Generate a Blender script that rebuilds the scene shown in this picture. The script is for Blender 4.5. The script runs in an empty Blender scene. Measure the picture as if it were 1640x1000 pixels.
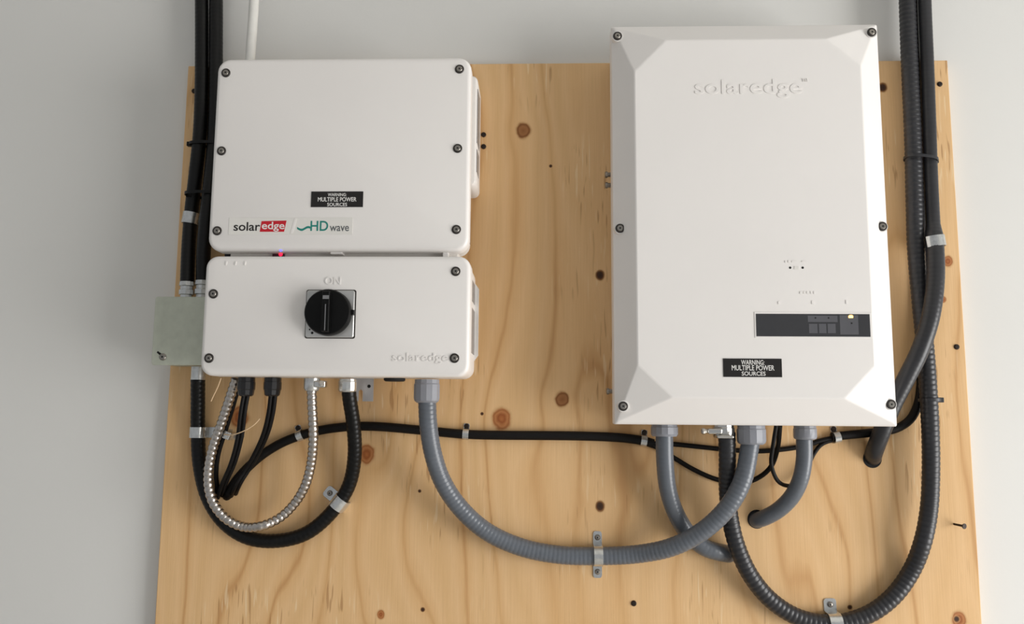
import bpy, bmesh, math, random
from mathutils import Vector, Matrix
random.seed(7)
S = bpy.context.scene
COL = S.collection

# ------------------------------------------------------------------ camera
CX, CY, CZ = -0.0301, -1.2819, 1.4365
YAW, PIT, ROL, FPX = math.radians(2.1), math.radians(7.19), math.radians(.46), 1316.2
fwd = Vector((-math.sin(YAW)*math.cos(PIT), math.cos(YAW)*math.cos(PIT), math.sin(PIT)))
_r0 = Vector((math.cos(YAW), math.sin(YAW), 0)); _u0 = _r0.cross(fwd)
right = _r0*math.cos(ROL) + _u0*math.sin(ROL); up = right.cross(fwd)
cd = bpy.data.cameras.new('camera'); cam = bpy.data.objects.new('camera', cd); COL.objects.link(cam)
cd.sensor_fit = 'HORIZONTAL'; cd.sensor_width = 36; cd.lens = 36*FPX/1640; cd.clip_start = .01
cam.matrix_world = Matrix.Translation((CX, CY, CZ)) @ Matrix((right, up, -fwd)).transposed().to_4x4()
S.camera = cam

# ------------------------------------------------------------------ light
w = bpy.data.worlds.new('world'); S.world = w; w.use_nodes = True
bgn = w.node_tree.nodes['Background']; bgn.inputs[0].default_value = (.93, .96, 1, 1); bgn.inputs[1].default_value = .42
def area(name, loc, target, sx, sy, power, col=(1, 1, 1)):
    l = bpy.data.lights.new(name, 'AREA'); l.shape = 'RECTANGLE'; l.size = sx; l.size_y = sy; l.energy = power; l.color = col
    o = bpy.data.objects.new(name, l); COL.objects.link(o); o.location = loc
    o.rotation_euler = (Vector(target)-Vector(loc)).to_track_quat('-Z', 'Y').to_euler(); return o
area('doorway_daylight', (2.62, -1.60, .90), (-1, -1.60, .90), 2.0, 1.7, 104, (1, .99, .975))
S.view_settings.view_transform = 'Standard'; S.view_settings.look = 'None'
S.view_settings.exposure = -.13; S.view_settings.gamma = 1; S.view_settings.use_curve_mapping = False

# ------------------------------------------------------------------ helpers
def P(px, py, d):
    """the point seen at (px, py) of the 1640x1000 photograph, d metres in front of the wall"""
    v = fwd*FPX + right*(px-820) - up*(py-500)
    return Vector((CX, CY, CZ)) + v*((-d-CY)/v.y)
def lin(c):
    return tuple(((x/255)/12.92 if x/255 <= .04045 else (((x/255)+.055)/1.055)**2.4) for x in c)
MATS = {}
def mat(name, c, rough=.5, metal=0, var=.04, scale=60, bump=.0, bscale=900, emit=None, spec=.5, coat=0):
    m = bpy.data.materials.new(name); m.use_nodes = True; MATS[name] = m
    nt = m.node_tree; b = nt.nodes['Principled BSDF']; L = nt.links.new
    c = lin(c); b.inputs['Roughness'].default_value = rough; b.inputs['Metallic'].default_value = metal
    b.inputs['Specular IOR Level'].default_value = spec; b.inputs['Coat Weight'].default_value = coat
    tc = nt.nodes.new('ShaderNodeTexCoord'); n = nt.nodes.new('ShaderNodeTexNoise')
    n.inputs['Scale'].default_value = scale; n.inputs['Detail'].default_value = 3; L(tc.outputs['Object'], n.inputs['Vector'])
    r = nt.nodes.new('ShaderNodeValToRGB'); L(n.outputs['Fac'], r.inputs['Fac'])
    r.color_ramp.elements[0].position = .3; r.color_ramp.elements[1].position = .7
    r.color_ramp.elements[0].color = tuple(x*(1-var) for x in c)+(1,); r.color_ramp.elements[1].color = tuple(min(1, x*(1+var)) for x in c)+(1,)
    L(r.outputs['Color'], b.inputs['Base Color'])
    if bump:
        n2 = nt.nodes.new('ShaderNodeTexNoise'); n2.inputs['Scale'].default_value = bscale; L(tc.outputs['Object'], n2.inputs['Vector'])
        bp = nt.nodes.new('ShaderNodeBump'); bp.inputs['Strength'].default_value = bump; bp.inputs['Distance'].default_value = .0006
        L(n2.outputs['Fac'], bp.inputs['Height']); L(bp.outputs['Normal'], b.inputs['Normal'])
    if emit:
        b.inputs['Emission Color'].default_value = lin(emit[0])+(1,); b.inputs['Emission Strength'].default_value = emit[1]
    return m
mat('wall_paint', (222, 221, 217), .75, var=.012, scale=3, bump=.10, bscale=260)
mat('concrete', (196, 193, 188), .85, var=.12, scale=12, bump=.3, bscale=120)
mat('white_powder', (236, 232, 228), .38, var=.012, scale=6, bump=.08, bscale=1600)
mat('white_rear', (216, 211, 204), .5, var=.02)
mat('screw_ring', (62, 58, 55), .45, .6)
mat('screw_steel', (150, 145, 138), .32, .9)
mat('hole_black', (14, 13, 12), .8)
mat('label_black', (24, 20, 18), .35)
mat('label_white', (232, 230, 226), .5)
mat('sticker', (228, 225, 219), .25, var=.01)
mat('logo_black', (30, 26, 26), .4)
mat('logo_red', (196, 20, 38), .35)
mat('logo_teal', (28, 130, 118), .35)
mat('logo_grey', (92, 96, 98), .4)
mat('knob_black', (5, 5, 5), .45, spec=.2)
mat('grip_mark_glint', (120, 120, 122), .5)
mat('switch_silver', (196, 195, 192), .28, .55, var=.03)
mat('galv', (208, 209, 207), .26, .85, var=.10, scale=180)
mat('bracket_zinc', (196, 194, 194), .4, .35)
mat('galv_box', (190, 194, 179), .5, .2, var=.06, scale=90)
mat('black_vinyl', (7, 7, 7), .36, var=.15, spec=.3)
mat('black_vinyl_dusty', (42, 42, 45), .36, var=.12)
mat('black_rubber', (10, 7, 6), .55, var=.15, spec=.25)
mat('grey_vinyl', (98, 103, 110), .30, var=.05)
mat('grey_nylon', (140, 142, 149), .40, var=.03)
mat('gland_black', (24, 24, 26), .28)
mat('flex_steel', (190, 184, 178), .28, 1.0, var=.06, scale=300)
mat('chrome', (215, 213, 208), .16, 1.0)
mat('white_pvc', (228, 226, 220), .4)
mat('pale_wire', (222, 190, 150), .4)
mat('wood_screw', (44, 32, 24), .5, .5)
mat('display_glass', (58, 58, 60), .14, spec=.5)
mat('display_icon', (88, 88, 92), .3)
mat('rating_label', (140, 138, 138), .4, var=.2, scale=240)
mat('led_amber', (255, 200, 110), .4, emit=((255, 190, 90), 6))
mat('led_red', (255, 40, 60), .4, emit=((255, 20, 50), 4))
mat('led_blue', (90, 90, 255), .4, emit=((70, 70, 255), 5))
mat('led_housing', (70, 16, 30), .3)
mat('brass', (170, 140, 90), .35, .8)

ORG = {}
def root(name, loc, label, cat, group=None):
    o = bpy.data.objects.new(name, None); COL.objects.link(o); o.location = loc; o.empty_display_size = .03
    ORG[o] = Vector(loc); o['label'] = label; o['category'] = cat
    if group: o['group'] = group
    return o
def link(name, me, parent=None, loc=None):
    """loc: world position of the mesh origin"""
    o = bpy.data.objects.new(name, me); COL.objects.link(o)
    if parent is not None:
        o.parent = parent; o.location = Vector(loc)-ORG[parent] if loc is not None else (0, 0, 0)
    elif loc is not None: o.location = loc
    ORG[o] = Vector(loc) if loc is not None else (ORG[parent] if parent is not None else Vector((0, 0, 0)))
    return o
def mk(name, V, F, m, parent=None, smooth=35, bevel=0, tag=None, kind=None, segs=2, bang=30):
    V = [Vector(v) for v in V]
    if parent is None:
        xs = [v.x for v in V]; ys = [v.y for v in V]; zs = [v.z for v in V]
        c = Vector(((min(xs)+max(xs))/2, (min(ys)+max(ys))/2, min(zs)))
    else: c = ORG[parent]
    me = bpy.data.meshes.new(name); me.from_pydata([v-c for v in V], [], F); me.update()
    bm = bmesh.new(); bm.from_mesh(me); bmesh.ops.recalc_face_normals(bm, faces=bm.faces); bm.to_mesh(me); bm.free()
    me.materials.append(MATS[m])
    if smooth:
        me.polygons.foreach_set('use_smooth', [True]*len(me.polygons)); me.set_sharp_from_angle(angle=math.radians(smooth))
    o = link(name, me, parent, c)
    if bevel:
        b = o.modifiers.new('bevel', 'BEVEL'); b.width = bevel; b.segments = segs; b.limit_method = 'ANGLE'; b.angle_limit = math.radians(bang)
        b.harden_normals = True
    if tag: o['label'], o['category'] = tag[0], tag[1]
    if tag and len(tag) > 2: o['group'] = tag[2]
    if kind: o['kind'] = kind
    return o
def boxg(x0, x1, y0, y1, z0, z1):
    V = [(x, y, z) for x in (x0, x1) for y in (y0, y1) for z in (z0, z1)]
    return V, [(0, 1, 3, 2), (4, 6, 7, 5), (0, 4, 5, 1), (2, 3, 7, 6), (0, 2, 6, 4), (1, 5, 7, 3)]
def box(name, x0, x1, d0, d1, z0, z1, m, parent=None, bevel=.0, **k):
    V, F = boxg(x0, x1, -d1, -d0, z0, z1); return mk(name, V, F, m, parent, bevel=bevel, **k)
def rrect(x0, x1, z0, z1, r, n=6):
    out = []
    for cx, cz, a in ((x1-r, z1-r, 0), (x0+r, z1-r, 90), (x0+r, z0+r, 180), (x1-r, z0+r, 270)):
        for i in range(n+1):
            t = math.radians(a+90*i/n); out.append((cx+r*math.cos(t), cz+r*math.sin(t)))
    return out
def loft(rings):
    V = []; F = []; n = len(rings[0])
    for r in rings: V += r
    for k in range(len(rings)-1):
        for i in range(n):
            j = (i+1) % n; F.append((k*n+i, k*n+j, (k+1)*n+j, (k+1)*n+i))
    F.append(tuple(range(n))); F.append(tuple((len(rings)-1)*n+i for i in range(n)))
    return V, F
def shell(name, x0, x1, z0, z1, r, prof, m, parent=None, **k):
    """rounded-rectangle body; prof = list of (depth, inset)"""
    rings = [[(x, -d, z) for x, z in rrect(x0+i, x1-i, z0+i, z1-i, max(r-i, .0008))] for d, i in prof]
    V, F = loft(rings); return mk(name, V, F, m, parent, **k)
def fillet(d_back, d_front, e, n=4):
    return [(d_back, 0)] + [(d_front-e+e*math.sin(math.pi/2*i/n), e-e*math.cos(math.pi/2*i/n)) for i in range(n+1)]
def basis(ax):
    ax = Vector(ax).normalized(); u = ax.orthogonal().normalized(); return ax, u, ax.cross(u)
def latheg(p0, ax, prof, seg=20, rot=0):
    ax, u, v = basis(ax); p0 = Vector(p0); rings = []
    for t, r in prof:
        rings.append([p0+ax*t+(u*math.cos(rot+2*math.pi*i/seg)+v*math.sin(rot+2*math.pi*i/seg))*r for i in range(seg)])
    return loft(rings)
def lathe(name, p0, ax, prof, m, parent=None, seg=20, **k):
    V, F = latheg(p0, ax, prof, seg); return mk(name, V, F, m, parent, **k)
def join(*gs):
    V = []; F = []
    for v, f in gs:
        o = len(V); V += list(v); F += [tuple(i+o for i in q) for q in f]
    return V, F
def spline(pts, step):
    """centripetal Catmull-Rom through pts, resampled evenly"""
    P_ = [pts[0]*2-pts[1]]+pts+[pts[-1]*2-pts[-2]]; fine = []
    for i in range(1, len(P_)-2):
        a, b, c, d = P_[i-1:i+3]
        t0 = 0; t1 = t0+max((b-a).length, 1e-6)**.5; t2 = t1+max((c-b).length, 1e-6)**.5; t3 = t2+max((d-c).length, 1e-6)**.5
        for k in range(24):
            t = t1+(t2-t1)*k/24
            A1 = a*((t1-t)/(t1-t0))+b*((t-t0)/(t1-t0)); A2 = b*((t2-t)/(t2-t1))+c*((t-t1)/(t2-t1)); A3 = c*((t3-t)/(t3-t2))+d*((t-t2)/(t3-t2))
            B1 = A1*((t2-t)/(t2-t0))+A2*((t-t0)/(t2-t0)); B2 = A2*((t3-t)/(t3-t1))+A3*((t-t1)/(t3-t1))
            fine.append(B1*((t2-t)/(t2-t1))+B2*((t-t1)/(t2-t1)))
    fine.append(pts[-1].copy())
    for _ in range(10): fine = [fine[0]]+[(fine[i-1]+fine[i]*2+fine[i+1])/4 for i in range(1, len(fine)-1)]+[fine[-1]]
    L = [0]
    for i in range(1, len(fine)): L.append(L[-1]+(fine[i]-fine[i-1]).length)
    n = max(4, int(L[-1]/step)); out = []; j = 0
    for k in range(n+1):
        s = L[-1]*k/n
        while j < len(L)-2 and L[j+1] < s: j += 1
        f = (s-L[j])/max(L[j+1]-L[j], 1e-9); out.append(fine[j].lerp(fine[j+1], min(1, f)))
    return out
def tubeg(pts, r, seg=16, rib=0, pitch=.007, step=None, taper=None):
    step = step or (pitch/5 if rib else .006); C = spline([Vector(p) for p in pts], step); rings = []
    T = [(C[min(i+1, len(C)-1)]-C[max(i-1, 0)]).normalized() for i in range(len(C))]
    u = T[0].orthogonal().normalized()
    for i, c in enumerate(C):
        u = (u-T[i]*u.dot(T[i])).normalized(); v = T[i].cross(u); s = i*step
        rr = r*(1+rib*(2*abs(math.sin(math.pi*s/pitch))**.7-1)) if rib else r
        if taper: f = min(1, max(0, (i/len(C)-taper[1])/.02)); rr *= taper[0]+(1-taper[0])*f
        rings.append([c+(u*math.cos(2*math.pi*k/seg)+v*math.sin(2*math.pi*k/seg))*rr for k in range(seg)])
    return loft(rings)
def way(*p): return [P(*q) for q in p]
def tube(name, pts, r, m, parent=None, tag=None, **k):
    V, F = tubeg(pts, r, **k); return mk(name, V, F, m, parent, smooth=60, tag=tag)
def textmesh(name, body, x0, x1, z0, z1, d, m, parent, ext=.0004, bold=0, shear=0):
    cu = bpy.data.curves.new('t', 'FONT'); cu.body = body; cu.align_x = 'CENTER'; cu.extrude = .02; cu.offset = bold; cu.shear = shear; cu.resolution_u = 4; cu.space_line = .9
    o = bpy.data.objects.new('t', cu); COL.objects.link(o); bpy.context.view_layer.update()
    dg = bpy.context.evaluated_depsgraph_get(); me = bpy.data.meshes.new_from_object(o.evaluated_get(dg), depsgraph=dg)
    bpy.data.objects.remove(o); bpy.data.curves.remove(cu)
    X = [v.co.x for v in me.vertices]; Y = [v.co.y for v in me.vertices]; a0, a1, b0, b1 = min(X), max(X), min(Y), max(Y); c = ORG[parent]
    for v in me.vertices:
        v.co = Vector((x0+(v.co.x-a0)/(a1-a0)*(x1-x0), -(d+(ext if v.co.z > 0 else -.0001)), z0+(v.co.y-b0)/(b1-b0)*(z1-z0)))-c
    me.name = name; me.materials.clear(); me.materials.append(MATS[m]); return link(name, me, parent, c)
def textpx(name, body, px0, py0, px1, py1, d, m, parent, **k):
    a = P(px0, py1, d); b = P(px1, py0, d); return textmesh(name, body, a.x, b.x, a.z, b.z, d, m, parent, **k)
def rectpx(px0, py0, px1, py1, d):
    a = P(px0, py1, d); b = P(px1, py0, d); return a.x, b.x, a.z, b.z
def plate(name, px, d, th, m, parent, bevel=.0, **k):
    x0, x1, z0, z1 = rectpx(*px, d); return box(name, x0, x1, d-.0002, d+th, z0, z1, m, parent, bevel=bevel, **k)

# shared screw meshes (origin on the surface, facing -y)
def screw_mesh(name, parts):
    me = bpy.data.meshes.new(name); V = []; F = []; MI = []
    for i, (prof, m, seg) in enumerate(parts):
        v, f = latheg((0, 0, 0), (0, -1, 0), prof, seg); o = len(V); V += v; F += [tuple(a+o for a in q) for q in f]; MI += [i]*len(f)
        me.materials.append(MATS[m])
    me.from_pydata(V, [], F); bm = bmesh.new(); bm.from_mesh(me); bmesh.ops.recalc_face_normals(bm, faces=bm.faces); bm.to_mesh(me); bm.free()
    me.polygons.foreach_set('material_index', MI); return me
COVER_SCREW = screw_mesh('cover_screw', [([(0, .0066), (.0010, .0066), (.0016, .0058), (.0016, .0040), (.0010, .0038)], 'screw_ring', 20),
                                         ([(.0004, .0042), (.0020, .0042), (.0025, .0036)], 'screw_steel', 16), ([(.001, .0014), (.0027, .0014)], 'hole_black', 6)])
PAN_SCREW = screw_mesh('pan_screw', [([(0, .0042), (.0012, .0042), (.0024, .003), (.0028, .0012)], 'screw_steel', 14), ([(.001, .0014), (.0029, .0014)], 'hole_black', 4)])
DARK_SCREW = screw_mesh('dark_screw', [([(0, .0042), (.0012, .0040), (.002, .0028)], 'wood_screw', 12), ([(.001, .0014), (.0022, .0014)], 'hole_black', 4)])
def screw(parent, p, me=COVER_SCREW): return link('screw', me, parent, p)

B0 = .019     # front face of the plywood, metres off the wall
# ------------------------------------------------------------------ setting
V, F = boxg(-3.2, 2.6, 0, .12, 0, 3.0); mk('wall_back', V, F, 'wall_paint', kind='structure', smooth=0)
V, F = boxg(-3.2, 2.6, -4.2, 0, -.1, 0); mk('floor', V, F, 'concrete', kind='structure', smooth=0)
V, F = boxg(-3.2, 2.6, -4.2, 0, 3.0, 3.1); mk('unseen_ceiling', V, F, 'wall_paint', kind='structure', smooth=0)  # out of view; added to block ambient world light from above
V, F = join(boxg(2.6, 2.72, -.5, .12, 0, 3), boxg(2.6, 2.72, -4.2, -2.7, 0, 3), boxg(2.6, 2.72, -2.7, -.5, 2.3, 3))
mk('wall_right', V, F, 'wall_paint', kind='structure', smooth=0)

# ------------------------------------------------------------------ plywood backboard
def plywood():
    m = bpy.data.materials.new('plywood'); m.use_nodes = True; MATS['plywood'] = m; nt = m.node_tree; N = nt.nodes.new; L = nt.links.new
    b = nt.nodes['Principled BSDF']; b.inputs['Roughness'].default_value = .62; b.inputs['Specular IOR Level'].default_value = .3
    def math_(op, a, c=None, e=None):
        n = N('ShaderNodeMath'); n.operation = op
        for i, q in enumerate((a, c, e)):
            if q is None: continue
            if isinstance(q, (int, float)): n.inputs[i].default_value = q
            else: L(q, n.inputs[i])
        return n.outputs[0]
    def noise(vec, sx, sz, detail=3, off=0, rough=.5):
        mp = N('ShaderNodeMapping'); mp.inputs['Scale'].default_value = (sx, 1, sz); mp.inputs['Location'].default_value = (off, off, off)
        L(vec, mp.inputs['Vector']); n = N('ShaderNodeTexNoise'); n.inputs['Scale'].default_value = 1; n.inputs['Detail'].default_value = detail; n.inputs['Roughness'].default_value = rough
        L(mp.outputs[0], n.inputs['Vector']); return n.outputs['Fac']
    def ramp(fac, stops):
        r = N('ShaderNodeValToRGB'); L(fac, r.inputs[0]); e = r.color_ramp.elements
        while len(e) < len(stops): e.new(.5)
        for q, (p, c) in zip(e, stops): q.position = p; q.color = (lin(c) if len(c) == 3 else c[:3])+(1,)
        return r.outputs[0]
    def mix(f, a, c, mode='MIX'):
        n = N('ShaderNodeMix'); n.data_type = 'RGBA'; n.blend_type = mode
        for s, q in ((0, f), (6, a), (7, c)):
            if isinstance(q, (int, float)): n.inputs[s].default_value = q
            elif isinstance(q, tuple): n.inputs[s].default_value = lin(q)+(1,)
            else: L(q, n.inputs[s])
        return n.outputs[2]
    tc = N('ShaderNodeTexCoord').outputs['Object']; sp = N('ShaderNodeSeparateXYZ'); L(tc, sp.inputs[0]); X, Z = sp.outputs[0], sp.outputs[2]
    # broad figure of the rotary-cut veneer
    warp = math_('MULTIPLY', math_('SUBTRACT', noise(tc, 3.1, .85, 2, 3.3), .5), .62)
    warp2 = math_('MULTIPLY', math_('SUBTRACT', noise(tc, 11, 2.2, 3, 8.1), .5), .07)
    u = math_('ADD', X, math_('ADD', warp, warp2))
    knots = [(838, 209, .013, 0), (900, 640, .012, 0), (803, 672, .017, 1), (587, 728, .015, 1), (961, 441, .008, 2), (961, 811, .008, 2), (1518, 419, .009, 1), (1414, 140, .008, 2),
             (383, 668, .017, 1), (610, 985, .007, 1), (1536, 992, .012, 1), (1532, 992, .005, 2), (1015, 966, .004, 2), (677, 977, .004, 2), (672, 787, .003, 2), (882, 266, .003, 2), (1361, 973, .004, 2), (1510, 480, .006, 1), (772, 663, .003, 2)]
    ks = []
    for (px, py, r, kind) in knots:
        p = P(px, py, B0); kx, kz = p.x, p.z-BZ0
        dx = math_('SUBTRACT', X, kx); dz = math_('SUBTRACT', Z, kz)
        d = math_('SQRT', math_('ADD', math_('MULTIPLY', dx, dx), math_('MULTIPLY', math_('MULTIPLY', dz, dz), .75 if r > .006 else 1)))
        ks.append((d, r, kind))
        if r > .006:
            g = math_('EXPONENT', math_('MULTIPLY', math_('MULTIPLY', d, d), -1/(r*2.6)**2))
            u = math_('SUBTRACT', u, math_('MULTIPLY', math_('MULTIPLY', dx, g), .85))
    band = math_('FRACT', math_('MULTIPLY', u, 13)); band = math_('PINGPONG', math_('MULTIPLY', u, 13), .5); band = math_('MULTIPLY', band, 2)
    base = ramp(band, [(0, (223, 182, 130)), (.5, (229, 189, 139)), (1, (219, 175, 121))])
    patch = noise(tc, 2.4, .9, 3, 21)
    base = mix(math_('MULTIPLY', ramp(patch, [(.35, (0, 0, 0)), (.7, (255, 255, 255))]), .45), base, (234, 197, 149))
    # thin growth lines, coming and going
    vis = ramp(noise(tc, 5, 1.6, 2, 31), [(.36, (0, 0, 0)), (.56, (255, 255, 255))])
    line = math_('MULTIPLY', ramp(band, [(.86, (0, 0, 0)), (.985, (255, 255, 255))]), vis)
    base = mix(math_('MULTIPLY', line, .55), base, (186, 134, 82))
    fib = noise(tc, 420, 9, 4, 1, .65)
    base = mix(math_('MULTIPLY', ramp(fib, [(.42, (0, 0, 0)), (.72, (255, 255, 255))]), .16), base, (190, 148, 100))
    # short torn-grain flecks, pale and dark side by side
    fl = noise(tc, 190, 17, 1, 5); region = ramp(noise(tc, 7, 5, 1, 13), [(.50, (0, 0, 0)), (.60, (255, 255, 255))])
    base = mix(math_('MULTIPLY', math_('MULTIPLY', ramp(fl, [(.62, (0, 0, 0)), (.68, (255, 255, 255))]), region), .55), base, (158, 112, 68))
    base = mix(math_('MULTIPLY', math_('MULTIPLY', ramp(fl, [(.32, (255, 255, 255)), (.38, (0, 0, 0))]), region), .5), base, (240, 216, 176))
    wob = noise(tc, 60, 60, 2, 2)
    for d, r, kind in ks:
        dd = math_('DIVIDE', math_('ADD', d, math_('MULTIPLY', math_('SUBTRACT', wob, .5), r*.5)), r)
        if kind == 2: stops = [(0, (52, 34, 22)), (.55, (74, 46, 28)), (.8, (150, 104, 62)), (1, (205, 166, 118))]
        elif kind == 1: stops = [(0, (176, 108, 58)), (.3, (150, 84, 42)), (.55, (184, 122, 72)), (.72, (160, 100, 56)), (.85, (196, 146, 96)), (1, (206, 166, 118))]
        else: stops = [(0, (142, 92, 52)), (.5, (160, 108, 64)), (.72, (128, 80, 42)), (.86, (180, 132, 84)), (1, (206, 166, 118))]
        f = math_('SUBTRACT', 1, math_('SMOOTH_MAX', 0, math_('MINIMUM', 1, math_('MULTIPLY', math_('SUBTRACT', dd, .8), 3.2)), .02))
        base = mix(f, base, ramp(math_('MINIMUM', dd, 1), stops))
    L(base, b.inputs['Base Color'])
    bp = N('ShaderNodeBump'); bp.inputs['Strength'].default_value = .25; bp.inputs['Distance'].default_value = .001; L(fib, bp.inputs['Height']); L(bp.outputs[0], b.inputs['Normal'])
BZ0 = 2.0-1.2192
plywood()
BW = 1.2192/2
board = root('plywood_board', (0, 0, BZ0), 'large pale knotty plywood sheet fixed to the white wall behind all the boxes', 'plywood board')
box('sheet', -BW, BW, .0006, B0, BZ0, 2.0, 'plywood', board, bevel=.0015)
for px, py in ((1505, 135), (1532, 556), (311, 146), (1015, 967), (774.5, 235), (774.5, 216)):
    screw(board, P(px, py, B0), DARK_SCREW)

sa = P(1524, 839, B0-.004); sb = P(1545, 843.5, B0+.016)
lathe('loose_screw', sa, sb-sa, [(0, .0014), ((sb-sa).length-.004, .0018), ((sb-sa).length-.001, .004), ((sb-sa).length, .004)], 'wood_screw', board, 12)
# ------------------------------------------------------------------ upper left inverter
x0, x1, z0, z1 = -.5061, -.1334, 1.6653, 1.9523
inv = root('solar_inverter', (-.32, -.09, z0), 'white inverter box with six cover screws and a red and teal logo sticker', 'inverter')
FD = .15
shell('front_cover', x0, x1, z0, z1, .019, fillet(.128, FD, .006), 'white_powder', inv)
shell('body', x0+.003, x1-.003, z0+.003, z1-.003, .017, [(.088, .004), (.092, 0), (.129, 0)], 'white_rear', inv)
zn = P(769, 313, .04).z
shell('heat_sink_housing', x0+.002, x1+.0045, zn, z1-.001, .010, [(B0+.0004, .002), (.022, 0), (.084, 0), (.0885, .003)], 'white_powder', inv)
# rating labels on the right flank
for (za, zb, da, db) in ((1.845, 1.930, .045, .085), (1.800, 1.835, .05, .085)):
    V, F = boxg(x1+.0040, x1+.0049, -db, -da, za, zb); mk('rating_label', V, F, 'rating_label', inv)
V, F = boxg(x1-.0035, x1-.0024, -.124, -.098, 1.686, 1.735); mk('vent_slot', V, F, 'rating_label', inv)
for px, py in ((362, 117), (355, 242), (348, 370), (736, 111), (733, 238), (731, 368)): screw(inv, P(px, py, FD))
lb = plate('warning_label', (498, 307, 582, 332), FD, .0008, 'label_black', inv)
for t, a in (('WARNING:', (525, 309.5, 555, 314.5)), ('MULTIPLE POWER', (509, 316, 571, 323)), ('SOURCES', (524, 325, 556, 330.5))): textpx('lettering', t, *a, FD+.0008, 'label_white', lb, ext=.0002, bold=.01)
st = plate('logo_sticker', (366, 349, 565, 376), FD, .0004, 'sticker', inv)
textpx('lettering', 'solar', 374, 356, 417, 370, FD+.0004, 'logo_black', st, ext=.0002, bold=.012)
def polyplate(name, pts, d, th, m, parent):
    n = len(pts); V = [P(x, y, d) for x, y in pts]; V2 = [v+Vector((0, -th, 0)) for v in V]; V, F = loft([V, V2]); return mk(name, V, F, m, parent, smooth=0)
polyplate('red_block', [(416, 371.5), (419, 354.5), (459, 353.5), (455, 371.5)], FD+.0003, .0003, 'logo_red', st)
textpx('lettering', 'edge', 419, 355.5, 456, 371, FD+.0006, 'label_white', st, ext=.0002, bold=.012)
polyplate('divider', [(465, 374), (469, 374), (476, 350), (472, 350)], FD+.0004, .0003, 'white_powder', st)
textpx('lettering', 'HD', 497, 354, 526, 370, FD+.0004, 'logo_teal', st, ext=.0002, bold=.014)
textpx('lettering', 'wave', 528, 362, 559, 370.5, FD+.0004, 'logo_grey', st, ext=.0002, bold=.008)
wv = [(476 + i*21/12, 366.2 + 2.2*math.sin(-.4+i/12*2*math.pi*.95)*(1)) for i in range(13)]
polyplate('wave_mark', [(x, y-1.7) for x, y in wv]+[(x, y+1.7) for x, y in reversed(wv)], FD+.0004, .0003, 'logo_teal', st)
# lower lip with the status lamps, seen in the gap between the two boxes
nx0 = P(372, 404, .12).x; nx1 = P(735, 404, .12).x
box('lower_neck', nx0, nx1, .09, .128, 1.6561, z0+.004, 'white_rear', inv, bevel=.002)
hs = box('indicator_window', P(437, 404, .13).x, P(456, 404, .13).x, .127, .1315, 1.6561, 1.6652, 'led_housing', inv)
lathe('status_lamp', P(449.5, 407.5, .1315), (0, -1, 0), [(0, .0028), (.0008, .0022)], 'led_red', hs, 12)
lathe('status_lamp', P(450, 400.5, .1470), (0, -1, 0), [(0, .0024), (.0016, .0018)], 'led_blue', hs, 12)
box('latch', P(530, 400, .14).x, P(549, 400, .14).x, .128, .143, 1.6625, 1.6665, 'white_powder', inv, bevel=.001)
box('latch', P(709, 404, .14).x, P(718, 404, .14).x, .128, .140, 1.6580, 1.6665, 'white_powder', inv, bevel=.001)
box('vent_slot', P(360, 404, .12).x, P(371, 404, .12).x, .09, .12, 1.6561, z0+.003, 'gland_black', inv)

# ------------------------------------------------------------------ lower left switch box
x0, x1, z0, z1 = -.5011, -.1288, 1.4877, 1.6556
SD = .165
sw = root('safety_switch_box', (-.315, -.1, z0), 'white switch box with a black rotary knob directly below the inverter', 'switch box')
shell('front_cover', x0, x1, z0, z1, .017, fillet(.135, SD, .006), 'white_powder', sw)
shell('body', x0+.002, x1-.002, z0+.002, z1-.002, .015, [(.056, .003), (.059, 0), (.136, 0)], 'white_powder', sw)
shell('rear_frame', x0+.03, x1-.02, z0+.012, z1-.010, .01, [(B0+.0004, 0), (.0562, 0)], 'white_rear', sw)
for (za, zb) in ((1.600, 1.630), (1.525, 1.590)):
    V, F = boxg(x1-.003, x1-.0012, -.128, -.068, za, zb); mk('side_panel', V, F, 'rating_label', sw, bevel=.0005)
V = [(x1-.003, -.064, 1.515), (x1-.003, -.064, 1.635), (x1+.004, -.066, 1.625), (x1+.004, -.066, 1.525), (x1-.003, -.060, 1.515), (x1-.003, -.060, 1.635), (x1+.004, -.060, 1.625), (x1+.004, -.060, 1.525)]
mk('side_flange', V, [(0, 1, 2, 3), (4, 5, 6, 7), (0, 1, 5, 4), (1, 2, 6, 5), (2, 3, 7, 6), (3, 0, 4, 7)], 'white_powder', sw)
for px, py in ((342, 471), (335, 574), (730, 435), (728, 574)): screw(sw, P(px, py, SD))
textpx('raised_lettering', 'ON', 520, 444, 546, 456, SD, 'white_powder', sw, ext=.0008, bold=.01)
textpx('raised_lettering', 'solaredge', 628, 566, 718, 583, SD, 'white_powder', sw, ext=.0008, bold=.012)
for x in (362, 377, 392): polyplate('raised_mark', [(x-1, 425), (x+1, 425), (x+2, 419), (x, 419)], SD-.0001, .001, 'white_powder', sw)
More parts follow.
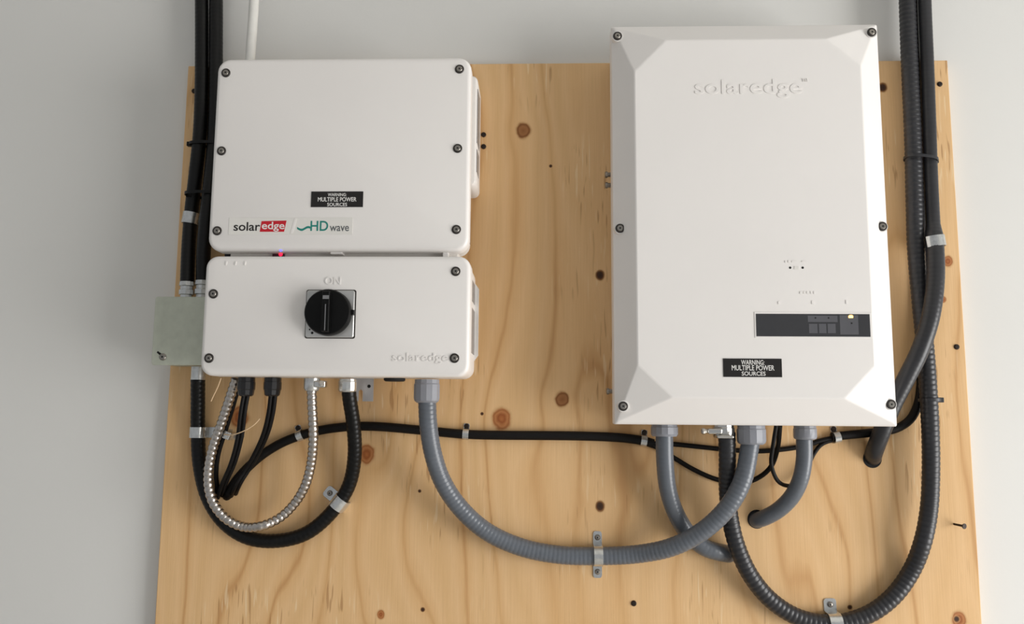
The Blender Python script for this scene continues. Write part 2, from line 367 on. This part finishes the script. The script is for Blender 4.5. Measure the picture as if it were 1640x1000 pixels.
# rotary switch
a = rectpx(488, 464.5, 571, 542.5, SD)
rs = shell('switch_plate_frame', a[0], a[1], a[2], a[3], .003, [(SD-.001, 0), (SD+.0006, 0)], 'screw_ring', sw)
a2 = rectpx(489.5, 466, 569, 541, SD)
shell('switch_plate', a2[0], a2[1], a2[2], a2[3], .003, [(SD, 0), (SD+.0022, 0), (SD+.003, .001)], 'switch_silver', rs)
kc = Vector(((a[0]+a[1])/2, 0, (a[2]+a[3])/2))
kp = kc+Vector((-.0005, -SD-.003, .0008)); KR = .0318
kb = lathe('knob', kp, (0, -1, 0), [(0, KR-.001), (.003, KR), (.013, KR), (.0155, KR-.0015), (.016, KR-.004)], 'knob_black', sw, 48)
V, F = boxg(-.0075, .0075, -.0245, 0, -.0295, .0295)
V = [(Vector((x*(.7 if y < -.01 else 1), y, z*(.93 if y < -.01 else 1)))+kp+Vector((0, 0, 0))) for x, y, z in V]
gr = mk('grip', V, F, 'knob_black', kb, bevel=.0018)
g0 = kp+Vector((.0002, -.0244, 0))
V, F = boxg(g0.x-.0006, g0.x+.0006, g0.y-.0003, g0.y+.001, g0.z-.0262, g0.z+.0095); mk('grip_highlight', V, F, 'grip_mark_glint', kb)  # edge highlight of the grip, put in as a thin grey strip
V, F = boxg(g0.x-.0042, g0.x+.0042, g0.y-.0003, g0.y+.001, g0.z+.0165, g0.z+.0215); mk('grip_window', V, F, 'grip_mark_glint', kb)
V, F = boxg(kp.x+KR-.003, kp.x+KR+.0035, kp.y-.009, kp.y, kp.z-.003, kp.z+.004); mk('lock_tab', V, F, 'knob_black', kb, bevel=.0006)
for px, py, r in ((500, 533.5, .0018), (496, 528, .0012)): lathe('plate_hole', P(px, py, SD+.003), (0, -1, 0), [(-.0005, r), (.0002, r)], 'hole_black', sw, 12)
# underside: mounting bracket, plug, glands
bx0, bx1, bz0, bz1 = rectpx(566, 604, 599, 643, .04)
c = P(578, 632, .04)
hw, hz = .0032, P(578, 627, .04).z
V = [(bx0, bz1), (bx1, bz1), (bx1, bz0), (c.x+hw, bz0), (c.x+hw, hz), (c.x, hz+hw), (c.x-hw, hz), (c.x-hw, bz0), (bx0+.004, bz0), (bx0, bz0+.004)]
V, F = loft([[(x, -.040, z+.0) for x, z in V], [(x, -.0425, z) for x, z in V]])
V2, F2 = boxg(bx0, bx1, -.062, -.040, bz1-.0025, bz1)
br = mk('mounting_bracket', *join((V, F), (V2, F2)), 'bracket_zinc', sw, smooth=0)
lathe('bracket_hole', P(591, 619, .0427), (0, -1, 0), [(-.0003, .0026), (.0001, .0026)], 'hole_black', br, 14)
p = P(632, 604, .10); lathe('blanking_plug', (p.x, -.10, z0+.001), (0, 0, -1), [(0, .0155), (.003, .0155), (.0045, .0135)], 'hole_black', sw, 24)
def gland(parent, px, d, pyb):
    p = P(px, 606, d); zb = P(px, pyb, d).z; H = z0+.001-zb
    g = lathe('cable_gland', (p.x, -d, z0+.001), (0, 0, -1), [(0, .0122), (.006, .0122), (.0065, .0128), (H*.62, .0128), (H*.68, .0118), (H*.93, .0108), (H, .0085)], 'gland_black', parent, 12, smooth=20)
gland(sw, 395, .09, 635); gland(sw, 437, .09, 635)

# ------------------------------------------------------------------ junction box on the left
jx0, jx1, jz0, jz1 = -.6065, -.5045, 1.5065, 1.6085
jb = root('junction_box', ((jx0+jx1)/2, -.05, jz0), 'grey green steel junction box tucked against the left side of the switch box', 'junction box')
shell('body', jx0+.002, jx1-.002, jz0+.002, jz1-.002, .006, [(B0+.0004, 0), (.086, 0)], 'galv_box', jb)
shell('cover_plate', jx0, jx1, jz0, jz1, .004, [(.086, 0), (.0872, 0), (.0885, .0012)], 'galv_box', jb)
js = screw(jb, P(261, 572, .0885), PAN_SCREW); js.scale = (1.25, 1.0, 1.25)
polyplate('slot_hole', [(251, 565), (253, 562.5), (259, 567), (257, 570)], .0884, .0004, 'hole_black', jb)

# ------------------------------------------------------------------ right backup unit
x0, x1, z0, z1 = .0714, .4613, 1.4256, 2.0123
RD, TD = .12, .146
ru = root('backup_interface', (.266, -.07, z0), 'tall white enclosure with sloped cover border and a dark display strip, right of the inverter', 'electrical enclosure')
oc = [(1014, 115), (1067, 64.5), (1323, 61.5), (1376, 105), (1402, 585), (1352, 639), (1077, 637), (1023, 584)]
O = [P(x, y, TD) for x, y in oc]
yl = (O[0].x+O[7].x)/2; yr = (O[3].x+O[4].x)/2; zt = (O[1].z+O[2].z)/2; zb = (O[5].z+O[6].z)/2
yr = P(1398.5, 520, TD).x
for i in (0, 7): O[i].x = yl
for i in (3, 4): O[i].x = yr
for i in (1, 2): O[i].z = zt
for i in (5, 6): O[i].z = zb
e = .003
R = [Vector((x0+e, -RD, z1-e)), Vector((x1-e, -RD, z1-e)), Vector((x1-e, -RD, z0+e)), Vector((x0+e, -RD, z0+e))]
E1 = [Vector((x0, -RD+e, z1)), Vector((x1, -RD+e, z1)), Vector((x1, -RD+e, z0)), Vector((x0, -RD+e, z0))]
E2 = [Vector((v.x, -.088, v.z)) for v in E1]
V = O+R+E1+E2
F = [tuple(range(8)), (8, 1, 2, 9), (9, 3, 4, 10), (10, 5, 6, 11), (11, 7, 0, 8), (8, 0, 1), (9, 2, 3), (10, 4, 5), (11, 6, 7)]
for i in range(4):
    j = (i+1) % 4; F += [(8+i, 8+j, 12+j, 12+i), (12+i, 12+j, 16+j, 16+i)]
F.append((16, 17, 18, 19))
cov = mk('front_cover', V, F, 'white_powder', ru, smooth=0, bevel=.003, segs=3, bang=8)
shell('body', x0+.008, x1-.008, z0+.006, z1-.008, .008, [(B0+.0004, 0), (.089, 0)], 'white_powder', ru)
def rim_depth(p):   # depth of the sloping cover border at x, z
    tx = max((x0-p.x)+ (yl-x0) , (p.x-yr)); 
    fx = 1-(max(yl-p.x, 0)/(yl-x0) if p.x < yl else max(p.x-yr, 0)/(x1-yr)); fz = 1-(max(zb-p.z, 0)/(zb-z0) if p.z < zb else max(p.z-zt, 0)/(z1-zt))
    return RD+(TD-RD)*max(0, min(fx, fz, 1))
for px, py in ((989, 58), (1396, 52), (993, 366), (1413, 363), (998, 651), (1427, 648)):
    p = P(px, py, .128); d = rim_depth(p)+.0015; p = P(px, py, d)
    lathe('screw_boss', p+Vector((0, .010, 0)), (0, -1, 0), [(0, .0085), (.0098, .0078)], 'white_powder', ru, 24); screw(ru, p)
textpx('raised_lettering', 'solaredge', 1113, 127, 1284, 158, TD, 'white_powder', ru, ext=.0008, bold=.012)
textpx('raised_lettering', '\u2122', 1284, 126, 1293, 131, TD, 'white_powder', ru, ext=.0008)
wl = plate('warning_label', (1158.5, 575, 1251.5, 604), TD, .0008, 'label_black', ru)
for t, a in (('WARNING:', (1187, 577, 1224, 584.5)), ('MULTIPLE POWER', (1172, 585.5, 1240, 593.5)), ('SOURCES', (1188, 595.5, 1226, 602))): textpx('lettering', t, *a, TD+.0008, 'label_white', wl, ext=.0002, bold=.01)
ds = plate('display_frame', (1209, 500.5, 1395.5, 541.5), TD, .0007, 'white_powder', ru, bevel=.0003)
sc = plate('display_window', (1211.5, 503.5, 1392.5, 539), TD+.0006, .0004, 'display_glass', ru)
for a in ((1294, 506, 1341, 516), (1296, 519, 1309, 534), (1312, 519, 1323, 534), (1326, 519, 1338, 534)): plate('icon_panel', a, TD+.0009, .0002, 'display_icon', sc)
for a in ((1346, 505, 1374, 536),): plate('icon_panel', a, TD+.0009, .00012, 'display_icon', sc)
for px, py in ((1306, 509.5), (1327, 509.5), (1364, 518)): lathe('icon_dot', P(px, py, TD+.0011), (0, -1, 0), [(0, .0012), (.0002, .0012)], 'hole_black', sc, 10)
polyplate('status_lamp', [(1359, 509.5), (1359, 506), (1361, 505), (1364, 505), (1366, 506), (1366, 509.5)], TD+.0011, .0003, 'led_amber', sc)
for px in (1265.5, 1285.5): lathe('button_hole', P(px, 429, TD), (0, -1, 0), [(-.0004, .0017), (.0002, .0017)], 'hole_black', ru, 12)
polyplate('raised_mark', [(1272, 431.5), (1279, 431.5), (1279, 427), (1272, 427)], TD, .0006, 'sticker', ru)
for a in ((1257, 418, 1259, 421), (1262, 417.5, 1265, 421), (1268, 418, 1277, 420.5), (1284, 418, 1292, 420), (1281, 467, 1285, 471), (1287, 467, 1290, 471), (1292, 467, 1295, 471), (1298, 467, 1300, 471), (1303, 467, 1305, 471), (1246, 483, 1248.5, 487.5), (1300, 482, 1303, 487.5), (1354.5, 481, 1356.5, 487)):
    plate('raised_mark', a, TD, .0007, 'white_powder', ru)
for py in (280, 297, 627):
    p = P(974 if py < 400 else 980, py, .075); q = (x0+.009, -.075, p.z)
    lathe('side_screw', q, (-1, 0, 0), [(0, .0035), (.012, .0035), (.0125, .0048), (.0155, .0048), (.0165, .0035)], 'screw_steel', ru, 10)

# ------------------------------------------------------------------ conduits
UZ = 1.4877       # underside of the switch box
RZ = 1.4256       # underside of the right unit
def seen_y(px, z, d):
    """photo row of a point at height z, depth d (Newton on P)"""
    a = 600.
    for _ in range(20): a += (P(px, a, d).z-z)*1000
    return a
def down(px, z, d): return P(px, seen_y(px, z, d), d)
def fitting(parent, p, length, r, m, nut=True, name='connector', seg=14, tip=None):
    """strain-relief connector hanging from p, pointing down"""
    tip = tip or r*.78
    prof = [(0, r*.95), (length*.16, r*.95), (length*.22, r), (length*.80, r), (length*.92, r*.94), (length, tip)] if nut else [(0, r), (length*.8, r), (length, tip)]
    return lathe(name, p, (0, 0, -1), prof, m, parent, seg, smooth=24 if nut else 40)
# upper-left pair of black conduits
def conduit(name, label, pts, r, m, cat='conduit', group=None, **k):
    o = root(name, (pts[-1].x, pts[-1].y, min(p.z for p in pts)), label, cat, group); tube('tube', pts, r, m, o, **k); return o
a1 = conduit('black_conduit', 'outer black conduit coming down the left edge into the junction box', way((322, -160, .036), (323, -40, .036), (323.5, 60, .036), (323, 140, .036), (320.5, 210, .036), (314, 275, .036), (306, 345, .0315), (302, 400, .040), (300, 455, .050)), .0107, 'black_vinyl', rib=.008)
p = P(300, 452, .050); H = p.z-jz1-.0003; lathe('connector', p, (0, 0, -1), [(0, .0112), (H*.22, .0118), (H*.26, .0098), (H*.42, .0098), (H*.46, .0116), (H*.70, .0116), (H*.74, .0092), (H*.88, .0092), (H*.9, .0118), (H, .0118)], 'galv', a1, 12, smooth=24)
a2 = conduit('black_conduit', 'inner black conduit running behind the left edge of the inverter to the junction box', way((346, -160, .036), (346, -40, .036), (346, 60, .036), (345.5, 150, .036), (342.5, 230, .036), (336, 300, .044), (330, 355, .050), (326, 405, .050), (325, 452, .050)), .0107, 'black_vinyl', rib=.008)
p = P(325, 450, .050); H = p.z-jz1-.0003; lathe('connector', p, (0, 0, -1), [(0, .0112), (H*.22, .0118), (H*.26, .0098), (H*.42, .0098), (H*.46, .0116), (H*.70, .0116), (H*.74, .0092), (H*.88, .0092), (H*.9, .0118), (H, .0118)], 'galv', a2, 12, smooth=24)
tube('white_conduit', way((411, -160, .055), (407, 0, .055), (401, 90, .055), (399, 126, .055)), .0076, 'white_pvc', tag=('thin white plastic pipe rising above the inverter to the top edge', 'pipe'))
# black loop below the junction box
pt = P(317, 606, .056)
c1 = conduit('black_conduit', 'black ribbed conduit looping from the junction box up to the switch box', [Vector((pt.x, -.056, jz0-.018))]+way((317, 645, .042), (317, 693, .0313), (320, 745, .031), (333, 797, .031), (358, 836, .031), (395, 861, .031), (440, 867, .0313), (490, 855, .0313), (530, 822, .0313), (558, 780, .0345), (568, 730, .052), (566, 680, .070), (560, 640, .085))+[down(558, UZ-.014, .09)], .0104, 'black_vinyl', rib=.02, pitch=.0072)
fitting(c1, Vector((pt.x, -.056, jz0-.0003)), .020, .0105, 'galv', False, tip=.0108)
fitting(c1, down(557, UZ-.0003, .09), .019, .0135, 'galv', True, tip=.0112)
# silver flexible conduit
d1 = conduit('steel_flex_conduit', 'bare silver flexible metal conduit looping under the switch box', [down(499, UZ-.016, .11)]+way((500, 650, .105), (502, 702, .090), (498, 745, .072), (488, 780, .060), (470, 809, .050), (446, 831, .048), (418, 843, .060), (389, 844, .051), (362, 831, .054), (343, 808, .056), (335, 784, .056), (334, 755, .055), (341, 718, .055), (356, 675, .06), (370, 632, .07))+[down(378, UZ-.0006, .075)], .0066, 'flex_steel', rib=.10, pitch=.0078, seg=14)
p = down(500, UZ-.0003, .11); fitting(d1, p, .018, .0115, 'galv', False, tip=.0095)
V, F = boxg(p.x+.006, p.x+.022, -.122, -.108, UZ-.014, UZ-.004); cl = mk('connector_clamp', V, F, 'chrome', d1, bevel=.002)
lathe('clamp_screw', (p.x+.016, -.121, UZ-.008), (.5, -1, .1), [(0, .0042), (.003, .0042), (.004, .003)], 'chrome', cl, 8)

# grey liquidtight conduits
g = conduit('grey_conduit', 'long grey conduit swooping from the switch box across to the right enclosure', [down(684, UZ-.030, .09)]+way((686, 680, .088), (693, 725, .080), (709, 772, .068), (738, 815, .056), (780, 852, .044), (835, 877, .036), (895, 889, .0335), (958, 891, .0335), (1020, 888, .040), (1078, 876, .058), (1128, 849, .072), (1166, 812, .080), (1190, 768, .082))+[down(1202, RZ-.024, .08)], .0130, 'grey_vinyl', rib=.016, pitch=.0064, seg=20)
fitting(g, down(684, UZ-.0003, .09), .0335, .0190, 'grey_nylon', True, tip=.0145)
fitting(g, down(1203, RZ-.0003, .08), .027, .0205, 'grey_nylon', True, tip=.0165)
h = conduit('grey_conduit', 'grey conduit curving from the leftmost fitting under the right enclosure into the board', [down(1064, RZ-.012, .065)]+way((1065, 740, .062), (1070, 785, .054), (1083, 824, .043), (1103, 856, .034), (1128, 877, .032), (1148, 884, .029), (1163, 887, .020), (1168, 888, .012)), .0126, 'grey_vinyl', rib=.007, pitch=.0062, seg=20)
fitting(h, down(1064, RZ-.0003, .065), .017, .0195, 'grey_nylon', True, tip=.0175)
i_ = conduit('grey_conduit', 'short grey conduit hooking from the rightmost fitting into a hole in the board', [down(1288, RZ-.02, .07)]+way((1288, 735, .069), (1282, 768, .064), (1268, 796, .054), (1247, 817, .041), (1226, 829, .029), (1214, 833, .020), (1207, 834, .012)), .0116, 'grey_vinyl', rib=.006, pitch=.0062, seg=20)
fitting(i_, down(1289, RZ-.0003, .07), .020, .0165, 'grey_nylon', True, tip=.0122)
def hole(px, py, r, parent):
    lathe('hole_edge', P(px, py, B0), (0, -1, 0), [(-.001, r), (.0006, r)], 'hole_black', parent, 24)
hole(1212, 832, .0138, board); hole(1397, 735, .0138, board)

# big black loop on the right
j = conduit('black_conduit', 'long black ribbed conduit looping below the right enclosure and up its right side', [down(1164, RZ-.010, .075)]+way((1165, 735, .070), (1165, 785, .055), (1170, 835, .047), (1182, 880, .046), (1203, 924, .042), (1236, 963, .036), (1280, 990, .0325), (1335, 999, .0320), (1388, 986, .033), (1430, 956, .034), (1460, 914, .035), (1478, 868, .0475), (1488, 815, .0475), (1491, 750, .0475), (1490, 690, .0475), (1487, 630, .0475), (1482, 560, .0475), (1474, 480, .0475), (1467, 400, .0475), (1464.5, 320, .0475), (1462, 220, .0475), (1457, 110, .0475), (1453, 0, .0475), (1449, -160, .0475)), .0121, 'black_vinyl_dusty', rib=.030, pitch=.0074, seg=20)
p = down(1159, RZ-.0003, .075); fitting(j, p, .018, .0155, 'chrome', True, tip=.0135)
V, F = boxg(p.x-.026, p.x-.006, -.094, -.080, RZ-.013, RZ-.005); cl = mk('connector_clamp', V, F, 'chrome', j, bevel=.002)
lathe('clamp_screw', (p.x-.026, -.088, RZ-.009), (-1, -.3, 0), [(0, .0030), (.004, .0030), (.005, .0045), (.008, .0045), (.009, .003)], 'chrome', cl, 8)
V, F = boxg(p.x-.014, p.x+.010, -.096, -.084, RZ-.019, RZ-.0145); mk('connector_clamp', V, F, 'chrome', j, bevel=.002)
k_ = conduit('black_conduit', 'smooth black conduit crossing over at right and ending in a hole in the board', way((1478, -160, .050), (1480.5, 0, .050), (1484.5, 100, .050), (1488, 200, .050), (1491, 290, .050), (1494.5, 360, .053), (1497.5, 400, .065), (1498, 450, .072), (1490, 510, .078), (1473, 562, .078), (1452, 605, .071), (1430, 648, .061), (1411, 695, .048), (1400, 724, .030), (1397, 735, .012)), .0125, 'black_vinyl_dusty', rib=.006, seg=20, taper=(.80, .575))

# ------------------------------------------------------------------ cables
FB = B0+.0073
tube('black_cable', way((364, 797, .012), (366, 790, .024), (379, 769, FB), (411, 736, FB), (445, 713, FB), (478, 699, FB), (511, 690, FB), (544, 685, FB), (577, 683, FB), (612, 684, FB), (670, 689, FB), (746, 696, FB), (800, 697.5, FB), (870, 698, FB), (940, 699, FB), (1000, 702, FB), (1033, 707, FB), (1046, 711, FB)), .0070, 'black_rubber', tag=('thick black cable clipped across the board between the two left boxes and the right', 'cable'))
thin = dict(seg=10)
tube('black_cable', way((1030, 705, FB), (1050, 711, .024), (1080, 712, .0235), (1120, 716, .0235), (1170, 721, .0235), (1215, 723, .0235), (1255, 720, .0235), (1290, 714, .0235), (1315, 706, .024), (1340, 701, .024)), .0036, 'black_rubber', tag=('thin black cable running nearly straight behind the conduits under the right enclosure', 'cable'), **thin)
tube('black_cable', way((1030, 709, FB), (1052, 717, .024), (1080, 734, .0235), (1112, 753, .0235), (1150, 769, .0235), (1185, 774, .0235), (1212, 767, .026), (1234, 749, .034), (1245, 720, .05))+[down(1249, RZ-.0006, .075)], .0036, 'black_rubber', tag=('thin black cable sagging behind the black conduit up to the right enclosure', 'cable'), **thin)
tube('black_cable', [down(1243, RZ-.0006, .085)]+way((1238, 715, .08), (1235, 742, .074), (1243, 767, .066), (1258, 778, .046), (1275, 776, .034), (1290, 756, .028), (1303, 728, .0235), (1316, 712, .0235), (1338, 704, .0240)), .0030, 'black_rubber', tag=('thin black cable hanging in a small loop beside the short grey conduit', 'cable'), **thin)
tube('black_cable', way((1332, 700, FB), (1360, 697, FB), (1400, 693, FB), (1435, 687, FB), (1458, 672, FB), (1470, 648, FB), (1475, 615, FB), (1474, 560, FB), (1473, 500, FB), (1476, 420, FB), (1476, 330, FB), (1474, 220, FB), (1471, 110, FB), (1468, 0, FB), (1465, -160, FB)), .0063, 'black_rubber', tag=('black cable bending up behind the right-hand conduits from under the enclosure', 'cable'))
def pair(label, pts, r):
    o = root('twin_cable', pts[-1], label, 'cable')
    for s in (-1, 1): tube('core', [p+Vector((s*r*.95, s*r*.3, s*r*.4)) for p in pts], r, 'black_rubber', o, seg=10)
pair('twin black cable hanging from the left gland of the switch box', [down(395, UZ-.018, .09)]+way((389, 660, .085), (384, 700, .074), (373, 742, .060), (360, 772, .046), (355, 786, .034), (353, 794, .022), (353, 798, .014)), .0030)
pair('twin black cable hanging from the right gland of the switch box', [down(438, UZ-.018, .09)]+way((434, 660, .085), (426, 693, .074), (411, 727, .058), (393, 757, .046), (384, 771, .046), (377, 785, .036), (374, 794, .016)), .0032)
tube('black_cable', [down(385, UZ-.0006, .064)]+way((374, 648, .055), (361, 690, .046), (349, 730, .042), (346, 762, .036), (348, 780, .026), (348, 790, .015)), .0036, 'black_rubber', tag=('thin black cable running beside the rising end of the silver flexible conduit', 'cable'), **thin)
tube('pale_wire', [down(354, UZ-.0006, .10)]+way((348, 622, .098), (342, 634, .095), (338, 643, .092)), .0008, 'pale_wire', tag=('short stiff pale wire poking down from under the switch box left corner', 'wire'), seg=8)
tube('pale_wire', way((359, 696, .064), (372, 697, .080), (392, 690, .088), (408, 680, .090), (416, 671, .090)), .0008, 'pale_wire', tag=('thin pale wire tail sticking out right of the strap below the switch box', 'wire'), seg=8)

# ------------------------------------------------------------------ straps and ties
def strap(label, px, py, ang, r, nc, side=1, width=.013, tab=.016, two=False, m='galv', cat='strap', name='conduit_strap', group=None, scr=PAN_SCREW, t=.0014, hook=False):
    """metal strap over a conduit whose axis runs at ang degrees in the board plane, nc = axis height off the board"""
    a = math.radians(ang); T = Vector((math.cos(a), 0, math.sin(a))); Bv = Vector((-math.sin(a), 0, math.cos(a)))*side; Nn = Vector((0, -1, 0))
    cc = P(px, py, B0+nc); c = Vector((cc.x, -B0, cc.z)); Rr = r*1.025+.0003
    pr = [(Rr+tab, .0002, .55), (Rr+tab*.94, .0002, .85), (Rr+tab*.8, .0002, 1), (Rr+.0022, .0002, 1), (Rr+.0006, .0012, 1), (Rr, nc*.6, 1)]
    for q in range(13):
        th = math.pi*q/12; pr.append((Rr*math.cos(th), nc+Rr*math.sin(th), 1))
    pr += [(-Rr, nc*.6, 1), (-Rr, .0002, 1)]
    if two: pr = pr[:-2]+[(-b_, n_, w_) for b_, n_, w_ in reversed(pr[:6])]
    if hook: pr = pr[:-4]
    V = []; n = len(pr)
    for i, (b_, n_, w_) in enumerate(pr):
        pa = pr[max(i-1, 0)]; pb = pr[min(i+1, n-1)]; tx, ty = pb[0]-pa[0], pb[1]-pa[1]; l = math.hypot(tx, ty) or 1
        ox, oy = ty/l*t, -tx/l*t
        if oy < -1e-9 and abs(b_) > Rr: ox, oy = -ox, -oy
        for (bb, nn) in ((b_, n_), (b_+ox, n_+oy)):
            for s in (-1, 1): V.append(c+Bv*bb+Nn*nn+T*(s*w_*width/2))
    F = []
    for i in range(n-1):
        A, Z = i*4, i*4+4
        F += [(A, A+1, Z+1, Z), (A+2, Z+2, Z+3, A+3), (A, Z, Z+2, A+2), (A+1, A+3, Z+3, Z+1)]
    F += [(0, 2, 3, 1), (n*4-4, n*4-3, n*4-1, n*4-2)]
    o = root(name, c, label, cat, group); mk('band', V, F, m, o, smooth=50)
    screw(o, c+Bv*(Rr+tab*.55)+Nn*(.0002+t), scr)
    if two: screw(o, c-Bv*(Rr+tab*.55)+Nn*(.0002+t), scr)
    return o
strap('small silver strap around the outer black conduit above the junction box', 305.5, 350, 83, .0108, .0125, side=-1, width=.018, tab=.012)
strap('silver strap holding the black loop below the junction box', 317, 693, 90, .0107, .0122, side=-1, width=.016, tab=.024)
strap('small silver clamp over the thin cables beside the strapped black loop', 364, 697, 66, .0050, .0300, side=-1, width=.011, tab=.010)
strap('round-ended silver strap on the right side of the black loop', 543, 806, 52, .0107, .0122, side=1, width=.018, tab=.019)
strap('tall two-screw silver strap over the long grey conduit', 958, 891, 0, .0132, .0147, side=1, width=.013, tab=.020, two=True)
strap('silver strap over the lowest bend of the right black loop', 1336, 999, 2, .0128, .0133, side=1, width=.018, tab=.019)
strap('silver strap around the smooth black conduit right of the enclosure', 1495, 388, 97, .0142, .0415, side=-1, width=.016, tab=.010, hook=True)
strap('small grey clip on the thick cable beside the silver flexible conduit', 480, 698, 22, .0068, .0068, side=1, width=.009, tab=.009, t=.001, name='cable_clip', cat='clip', group='cable clips', scr=DARK_SCREW)
strap('small grey clip on the thick cable right of the long grey conduit', 746, 696, -3, .0068, .0068, side=1, width=.009, tab=.009, t=.001, name='cable_clip', cat='clip', group='cable clips', scr=DARK_SCREW)
strap('small grey clip where the thick cable splits under the right enclosure', 1031, 706.5, -8, .0070, .0068, side=1, width=.009, tab=.009, t=.001, name='cable_clip', cat='clip', group='cable clips', scr=DARK_SCREW)
strap('small grey clip on the cable between the short grey conduit and the black conduit end', 1340, 701, 10, .0070, .0068, side=1, width=.009, tab=.009, t=.001, name='cable_clip', cat='clip', group='cable clips', scr=DARK_SCREW)
def tie(label, pl, pr_, d, half, headx, m='black_vinyl', slope=0):
    """zip tie around a bundle between photo columns pl and pr_, on the row of pl"""
    a = P(*pl, d); b = P(*pr_, d); c = (a+b)/2; ax = (b-a); L_ = ax.length/2; ax.normalize(); upv = Vector((0, 0, 1)); upv = (upv-ax*upv.dot(ax)).normalized(); Nn = Vector((0, -1, 0))
    V = []; n = 28
    for i in range(n):
        th = 2*math.pi*i/n; sx = math.copysign(abs(math.cos(th))**.7, math.cos(th)); sy = math.copysign(abs(math.sin(th))**.8, math.sin(th))
        for k in (0, .0012):
            for s in (-1, 1): V.append(c+ax*(sx*(L_+k))+Nn*(sy*(half+k))+upv*(s*.0022))
    F = []
    for i in range(n):
        A, Z = i*4, ((i+1) % n)*4
        F += [(A, A+1, Z+1, Z), (A+2, Z+2, Z+3, A+3), (A, Z, Z+2, A+2), (A+1, A+3, Z+3, Z+1)]
    o = root('zip_tie', c, label, 'cable tie', 'zip ties'); mk('loop', V, F, m, o, smooth=40)
    h_ = P(*headx, d); V, F = boxg(h_.x-.0042, h_.x+.0042, h_.y-.003, h_.y+.004, h_.z-.0036, h_.z+.0036); mk('head', V, F, m, o, bevel=.0008)
tie('black zip tie around both black conduits left of the inverter top half', (305, 231), (354, 231), .036, .0118, (304, 231))
tie('black zip tie around both black conduits level with the warning label', (299, 312), (350, 312), .041, .0185, (303, 313))
tie('dark zip tie around the right conduits above the silver strap', (1450, 252), (1499, 258), .049, .0165, (1498, 258), 'black_vinyl_dusty')
tie('dark zip tie holding the ribbed conduit below the crossing on the right', (1474, 641), (1503, 641), .0475, .0138, (1506, 641), 'black_vinyl_dusty')
